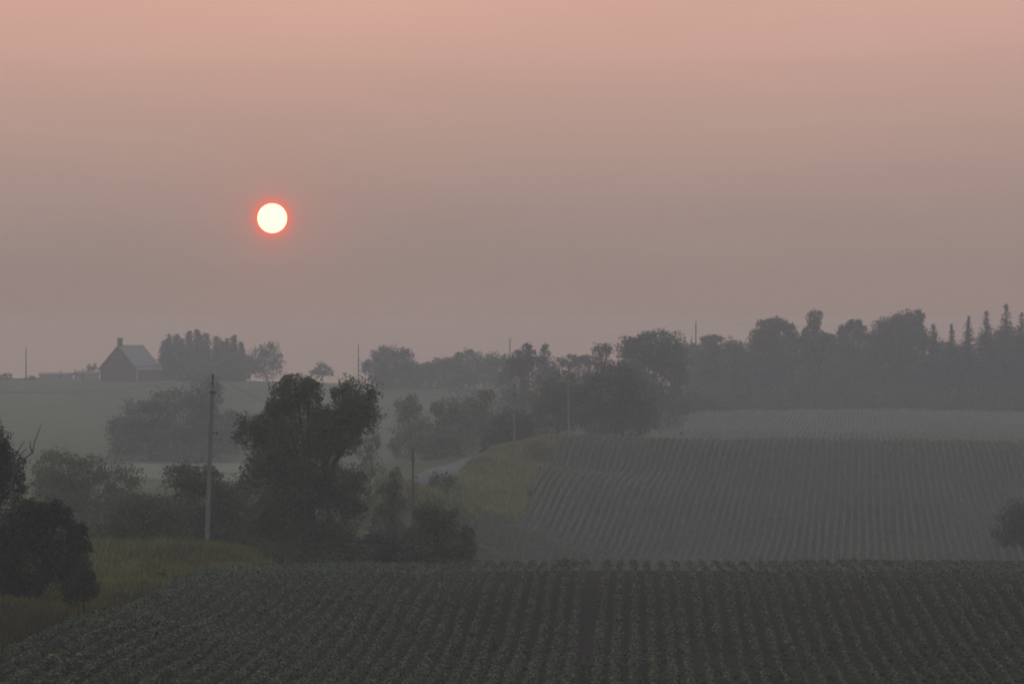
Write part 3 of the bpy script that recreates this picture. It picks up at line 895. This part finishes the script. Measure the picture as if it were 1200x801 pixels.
WG = 'trees along the edge of the wood'
wood = [
    ('slender round-headed tree right of the tall skyline pole', 832, [(834, 401, 12, 11), (826, 413, 14, 13), (841, 414, 12, 12), (832, 430, 22, 20), (834, 462, 24, 18)], 660, 0.36),
    ('pointed leafy tree second from the tall skyline pole', 858, [(861, 406, 11, 10), (855, 417, 15, 13), (868, 420, 14, 13), (860, 436, 24, 20), (860, 464, 26, 16)], 665, 0.36),
    ('broad bumpy-topped tree left of the tall bottle-shaped one', 905, [(897, 382, 12, 10), (913, 380, 12, 9), (927, 386, 9, 9), (888, 396, 12, 12), (906, 402, 26, 18), (906, 430, 30, 24), (904, 460, 32, 20)], 670, 0.36),
    ('tall bottle-shaped tree with a small round head', 955, [(955, 374, 9, 12), (953, 388, 11, 8), (940, 398, 9, 7), (968, 398, 9, 8), (956, 408, 20, 14), (955, 432, 22, 20), (955, 460, 26, 18)], 655, 0.34),
    ('forked tree between the bottle-shaped tree and the large dome', 998, [(1001, 382, 9, 9), (990, 388, 9, 10), (1008, 390, 8, 10), (998, 408, 19, 18), (998, 436, 24, 20), (998, 462, 26, 16)], 675, 0.36),
    ('largest dome of dense foliage in the wood', 1050, [(1044, 382, 20, 14), (1060, 374, 15, 12), (1074, 371, 8, 10), (1030, 396, 16, 14), (1078, 388, 9, 12), (1056, 400, 32, 24), (1050, 432, 38, 26), (1048, 460, 38, 20)], 665, 0.36),
    ('broad tree behind the spruces at the end of the wood', 1172, [(1160, 406, 16, 16), (1182, 402, 16, 18), (1198, 404, 14, 16), (1176, 424, 32, 24), (1176, 450, 36, 26)], 700, 0.38),
    ('hazy backing tree behind the two needle-thin spruces', 1118, [(1106, 412, 12, 14), (1126, 414, 14, 14), (1116, 430, 26, 22), (1116, 456, 30, 22)], 705, 0.38),
]
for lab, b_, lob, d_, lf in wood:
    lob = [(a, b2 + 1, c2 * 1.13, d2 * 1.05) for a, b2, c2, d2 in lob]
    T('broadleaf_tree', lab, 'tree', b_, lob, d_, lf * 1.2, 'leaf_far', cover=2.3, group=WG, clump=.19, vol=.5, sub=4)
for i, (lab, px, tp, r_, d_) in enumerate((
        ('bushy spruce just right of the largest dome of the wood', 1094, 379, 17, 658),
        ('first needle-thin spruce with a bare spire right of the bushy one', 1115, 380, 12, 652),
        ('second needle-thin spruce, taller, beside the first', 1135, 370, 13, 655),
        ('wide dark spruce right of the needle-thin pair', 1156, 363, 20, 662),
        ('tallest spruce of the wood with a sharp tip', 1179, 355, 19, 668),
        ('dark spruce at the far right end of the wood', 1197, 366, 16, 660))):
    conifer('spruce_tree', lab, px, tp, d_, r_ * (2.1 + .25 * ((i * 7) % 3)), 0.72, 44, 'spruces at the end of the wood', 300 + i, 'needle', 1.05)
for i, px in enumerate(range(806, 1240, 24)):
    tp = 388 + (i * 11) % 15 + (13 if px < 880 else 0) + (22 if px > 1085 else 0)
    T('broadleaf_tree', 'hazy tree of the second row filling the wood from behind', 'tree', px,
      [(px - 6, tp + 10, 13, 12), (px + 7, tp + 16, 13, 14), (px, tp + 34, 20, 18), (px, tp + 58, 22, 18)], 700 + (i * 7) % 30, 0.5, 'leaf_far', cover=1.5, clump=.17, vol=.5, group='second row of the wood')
for i, (px, d_) in enumerate(((842, 622), (905, 628), (962, 620), (1040, 625), (1096, 630), (1150, 622), (850, 648), (884, 646), (930, 644), (978, 642), (1022, 640), (1075, 640), (1125, 642), (1168, 644), (815, 640), (1205, 645))):
    w_ = 20 + (i * 7) % 9
    d_ = np.interp(px, [805, 850, 900, 960, 1020, 1080, 1140, 1210], [592, 604, 624, 642, 652, 642, 632, 628]) + (d_ * 7 % 13) - 6 - (8 if i < 6 else 0)
    gy = CY + (ZC - h1((px - CX) / FPX * d_, d_)) * FPX / d_
    T('shrub', 'dark understory bush along the foot of the wood', 'shrub', px, [(px - 10, gy - 11 - (i * 5) % 7, w_, 12), (px + 12, gy - 12 - (i * 3) % 5, w_ * .8, 13), (px, gy - 5, w_ + 6, 9)] if i > 5 else [(px, gy - 5, 9 + i, 7), (px + 11, gy - 4, 8, 6)], d_, 0.36, 'leaf_far', cover=1.3, group='bushes along the foot of the wood')


# ------------------------------------------------------------------ near crop rows (each row a thing)
def lf_noise(x, y, s=1.0):
    return (np.sin(x * .31 * s + 1.3) * np.cos(y * .17 * s + .4) + .7 * np.sin(x * .83 * s - y * .29 * s + 2.1) + .5 * np.cos(x * 1.7 * s + y * .61 * s)) / 2.2


def crop_row(x0, k):
    n = 7400
    y = rng.uniform(97, 178.5 + 1.5 * math.sin(k * 2.1), n)
    pl = np.floor(y / 0.42 + k * .37)
    ph = np.sin(pl * 12.9898 + k * 78.233) * 43758.5453
    ph = ph - np.floor(ph)                                    # random per plant
    x = x0 + VPX * y
    vig = 0.80 + 0.30 * lf_noise(x, y, .55) + 0.25 * (ph - .5)
    vig += np.clip((-7 - x0) / 14, 0, .18)                    # fuller canopy towards the verge
    vig -= np.clip((140 - y) / 28, 0, .30) * np.clip((x0 + 4) / 8, 0, 1)   # thin stand at the foot of the slope
    gap = ph < np.where(y < 142, .16, .05)
    keep = (~gap) & (rng.uniform(0, 1, n) < np.clip(vig + .25, .2, 1))
    y, x, vig, pl = y[keep], x[keep], np.clip(vig[keep], .3, 1.3), pl[keep]
    n = len(y)
    wob = .05 * np.sin(y * .11 + k) + .03 * np.sin(y * .37 + 2 * k)
    u = rng.normal(size=n) * .5
    u = np.clip(u, -1, 1)
    hw = .27 * vig
    hh = (.17 + .47 * np.sqrt(1 - u * u * .85) * rng.uniform(.35, 1, n) ** .5) * (.45 + .6 * vig)
    X = x + wob + u * hw
    cen = np.stack([X, y, H(X, y) + .05 + hh], 1)
    nd = rng.normal(size=(n, 3)) * .45 + np.stack([u * .7, np.full(n, -.1), np.full(n, 1.0)], 1)
    v, f = leaf_quads(cen, rng.uniform(.055, .12, n) * np.where(rng.uniform(0, 1, n) < .12, 1.5, 1.0), nd, .8)
    o0 = np.array([x0 + VPX * 140, 140, 0.0]); o0[2] = h1(o0[0], 140)
    o = ob('crop_row', mesh_np('crop_row', v - o0, f, M['crop']), None, o0)
    j = round((x0 - .05) / .76)                 # 0.. on the far side of the bare furrow, -3.. towards the verge
    ordn = ['first', 'second', 'third', 'fourth', 'fifth', 'sixth']
    if x0 > -1.8:
        i = j + 2
        lab = ordn[i] + ' crop row from the wide bare furrow, away from the verge' if i < 6 else 'one of the even crop rows past the bare furrow, away from the verge'
    else:
        i = int(round((-2.61 - x0) / .76))
        lab = ordn[i] + ' crop row from the wide bare furrow, towards the verge' if i < 6 else 'one of the even crop rows between the grassy verge and the bare furrow'
        if k == 0: lab = 'outermost crop row running along the grassy verge'
        elif k == 1: lab = 'second crop row in from the grassy verge'
    tag(o, lab, 'crop row', 'crop rows of the near field')


k = 0
x0 = 0.05
rows = [0.05 + .76 * i for i in range(-2, 35)] + [0.05 - .38 + .76 * i for i in range(-29, -2)]
for k, x0 in enumerate(sorted(rows)):
    crop_row(x0 + rng.normal() * .025, k)

# weeds between the rows near the foot of the field
n = 62000
y = 97 + 50 * rng.uniform(0, 1, n) ** 1.15
u = rng.uniform(EDGE, 32, n)
x = u + VPX * y
pat = lf_noise(x, y, 1.1) + .4 * lf_noise(x + 40, y * 1.3, 3.1)
keep = pat + np.clip((136 - y) / 18, -.6, .9) > .12 + rng.normal(size=n) * .22
x, y = x[keep], y[keep]
ye = rng.uniform(112, 129, 6000)
xe = rng.uniform(7, 24, 6000) + VPX * ye
ke = lf_noise(xe, ye, 2.3) > .05
x = np.concatenate([x, xe[ke]]); y = np.concatenate([y, ye[ke]])
hh = rng.uniform(.03, .36, len(x)) * (1 + .8 * (rng.uniform(0, 1, len(x)) < .06))
v, f = leaf_quads(np.stack([x, y, H(x, y) + .05 + hh], 1), rng.uniform(.12, .30, len(x)), rng.normal(size=(len(x), 3)) * .6 + np.array([0, -.2, 1]), .6)
tag(ob('weeds', mesh_np('weeds', v, f, M['weed'])), 'dark low weeds spreading between the crop rows', 'weeds', kind='stuff')


# middle field: crop rows too fine to pick apart
def fine_rows(name, label, xr, yr, left, vp, spacing, step, hgt, mat):
    """every row a low ragged ridge of foliage that follows the ground"""
    parts = []
    for kx in np.arange(xr[0], xr[1], spacing):
        yy = np.arange(yr[0], yr[1], step) + rng.uniform(0, step)
        xx = kx + vp * yy + .05 * np.sin(yy * .09 + kx)
        ok = xx > left(yy) + .8 + rng.uniform(-.5, .9)
        yy, xx = yy[ok], xx[ok]
        m = len(yy)
        if m < 4: continue
        vg = np.clip(.80 + .42 * lf_noise(xx, yy, .22) + .2 * lf_noise(xx, yy, .9) + rng.normal(size=m) * .22, .10, 1.35)
        hz_ = hgt * vg * rng.uniform(.75, 1.2, m)
        hw = .21 * vg
        xm = xx + rng.normal(size=m) * .06
        X = np.stack([xx - hw, xm - hw * .45, xm + hw * .45, xx + hw], 1)
        Y = np.repeat(yy[:, None], 4, 1) + rng.normal(size=(m, 4)) * step * .12
        Z = H(X, Y) + np.stack([np.full(m, .03), hz_ * rng.uniform(.85, 1.1, m), hz_ * rng.uniform(.85, 1.1, m), np.full(m, .03)], 1) + .05
        v = np.stack([X, Y, Z], 2).reshape(-1, 3)
        i = np.arange(3)[None, :] + np.arange(m - 1)[:, None] * 4
        f = np.stack([i, i + 1, i + 5, i + 4], 2).reshape(-1, 4)
        parts.append((v, f))
    v, f = merge(parts)
    tag(ob(name, mesh_np(name, v, f, M[mat])), label, 'crop', kind='stuff')


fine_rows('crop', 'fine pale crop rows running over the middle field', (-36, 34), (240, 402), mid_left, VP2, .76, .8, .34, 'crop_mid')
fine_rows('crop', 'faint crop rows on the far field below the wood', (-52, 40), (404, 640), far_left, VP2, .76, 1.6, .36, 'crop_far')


# ------------------------------------------------------------------ grass
def blades(name, label, X, Y, hgt, wid, mat, lean=.25):
    n = len(X)
    b0 = np.stack([X, Y, H(X, Y) - .02], 1)
    a = rng.uniform(0, 2 * np.pi, n)
    side = np.stack([np.cos(a), np.sin(a), np.zeros(n)], 1) * (wid * rng.uniform(.6, 1.4, n))[:, None]
    h_ = hgt * rng.uniform(.55, 1.2, n)
    ln = rng.normal(size=(n, 2)) * lean
    top = b0 + np.stack([ln[:, 0] * h_, ln[:, 1] * h_, h_], 1)
    v = np.stack([b0 - side, b0 + side, top + side * .22, top - side * .22], 1).reshape(-1, 3)
    f = np.arange(4 * n).reshape(-1, 4)
    tag(ob(name, mesh_np(name, v, f, M[mat])), label, 'grass', kind='stuff')


# tall verge along the field edge
n = 26000
y = rng.uniform(128, 196, n)
off = rng.gamma(2.0, 1.1, n)
x = EDGE - 1.5 + VPX * y - off + 1.3 * np.exp(-((y - 178) / 9) ** 2) * 2
keep = lf_noise(x, y, 1.3) > -.55
blades('grass', 'tall yellow-green verge grass along the edge of the near field', x[keep], y[keep], .68, .035, 'grass')
n = 26000
y = rng.uniform(96, 186, n)
x = EDGE - 1.2 + VPX * y - rng.gamma(1.6, 1.3, n)
keep = (lf_noise(x + 9, y, .9) > .0) | (y < 128)
blades('grass', 'brownish dry grass mixed into the verge by the thicket', x[keep], y[keep], .75, .03, 'dry_grass')
n = 18000
y = rng.uniform(138, 205, n)
x = EDGE - 3 + VPX * y - rng.uniform(0, 16, n)
blades('grass', 'rank green grass between the thicket and the tall leaning pole', x, y, .38, .05, 'grass')
# grass bank by the road
n = 46000
y = rng.uniform(262, 420, n)
l0 = smooth_interp(y, rd[:, 1], rd[:, 0]) + 2.1
r0_ = np.where(y < 402, mid_left(y) - .2, l0 + 16)
x = l0 + (r0_ - l0 + 1.2) * rng.uniform(0, 1, n) ** 0.9 + rng.normal(size=n) * .35 - .2
x = np.maximum(x, l0 + rng.exponential(.25, n))
keep = (r0_ > l0) & (lf_noise(x, y, .8) + rng.normal(size=n) * .3 > -.45)
blades('grass', 'rough olive grass covering the bank between road and middle field', x[keep], y[keep], .55, .07, 'bank_grass')
# lip of grass where the middle field ends
n = 9000
y = rng.uniform(384, 408, n)
x = rng.uniform(6, 34, n)
blades('grass', 'thin grass lip along the crest behind the middle field', x, y, .4, .07, 'bank_grass')
# grass along the lower edge of the middle field and behind the near trees
n = 14000
y = rng.uniform(190, 262, n)
x = rng.uniform(-52, -8, n)
blades('grass', 'rough grass in the hollow behind the near trees', x, y, .6, .06, 'grass')

# ------------------------------------------------------------------ haze
hm, ht, ho = new_mat('smoke_haze')
pv = ht.nodes.new('ShaderNodeVolumePrincipled')
pv.inputs['Color'].default_value = (0.905, 0.935, 0.975, 1)
pv.inputs['Density'].default_value = 0.00076
pv.inputs['Anisotropy'].default_value = 0.2
ht.links.new(pv.outputs[0], ho.inputs['Volume'])
gxx, gyy = np.meshgrid(np.linspace(-600, 600, 60), np.linspace(-150, 1250, 70))
zlo = float(H(gxx.ravel(), gyy.ravel()).min()) - 1.2
v, f = boxes([(-620, 620, -180, 1290, zlo, ZC + 9.2)])
hz_o = ob('haze', mesh_list('haze', v, f, hm))
tag(hz_o, 'pale grey smoke haze filling the valley', 'haze', kind='stuff')
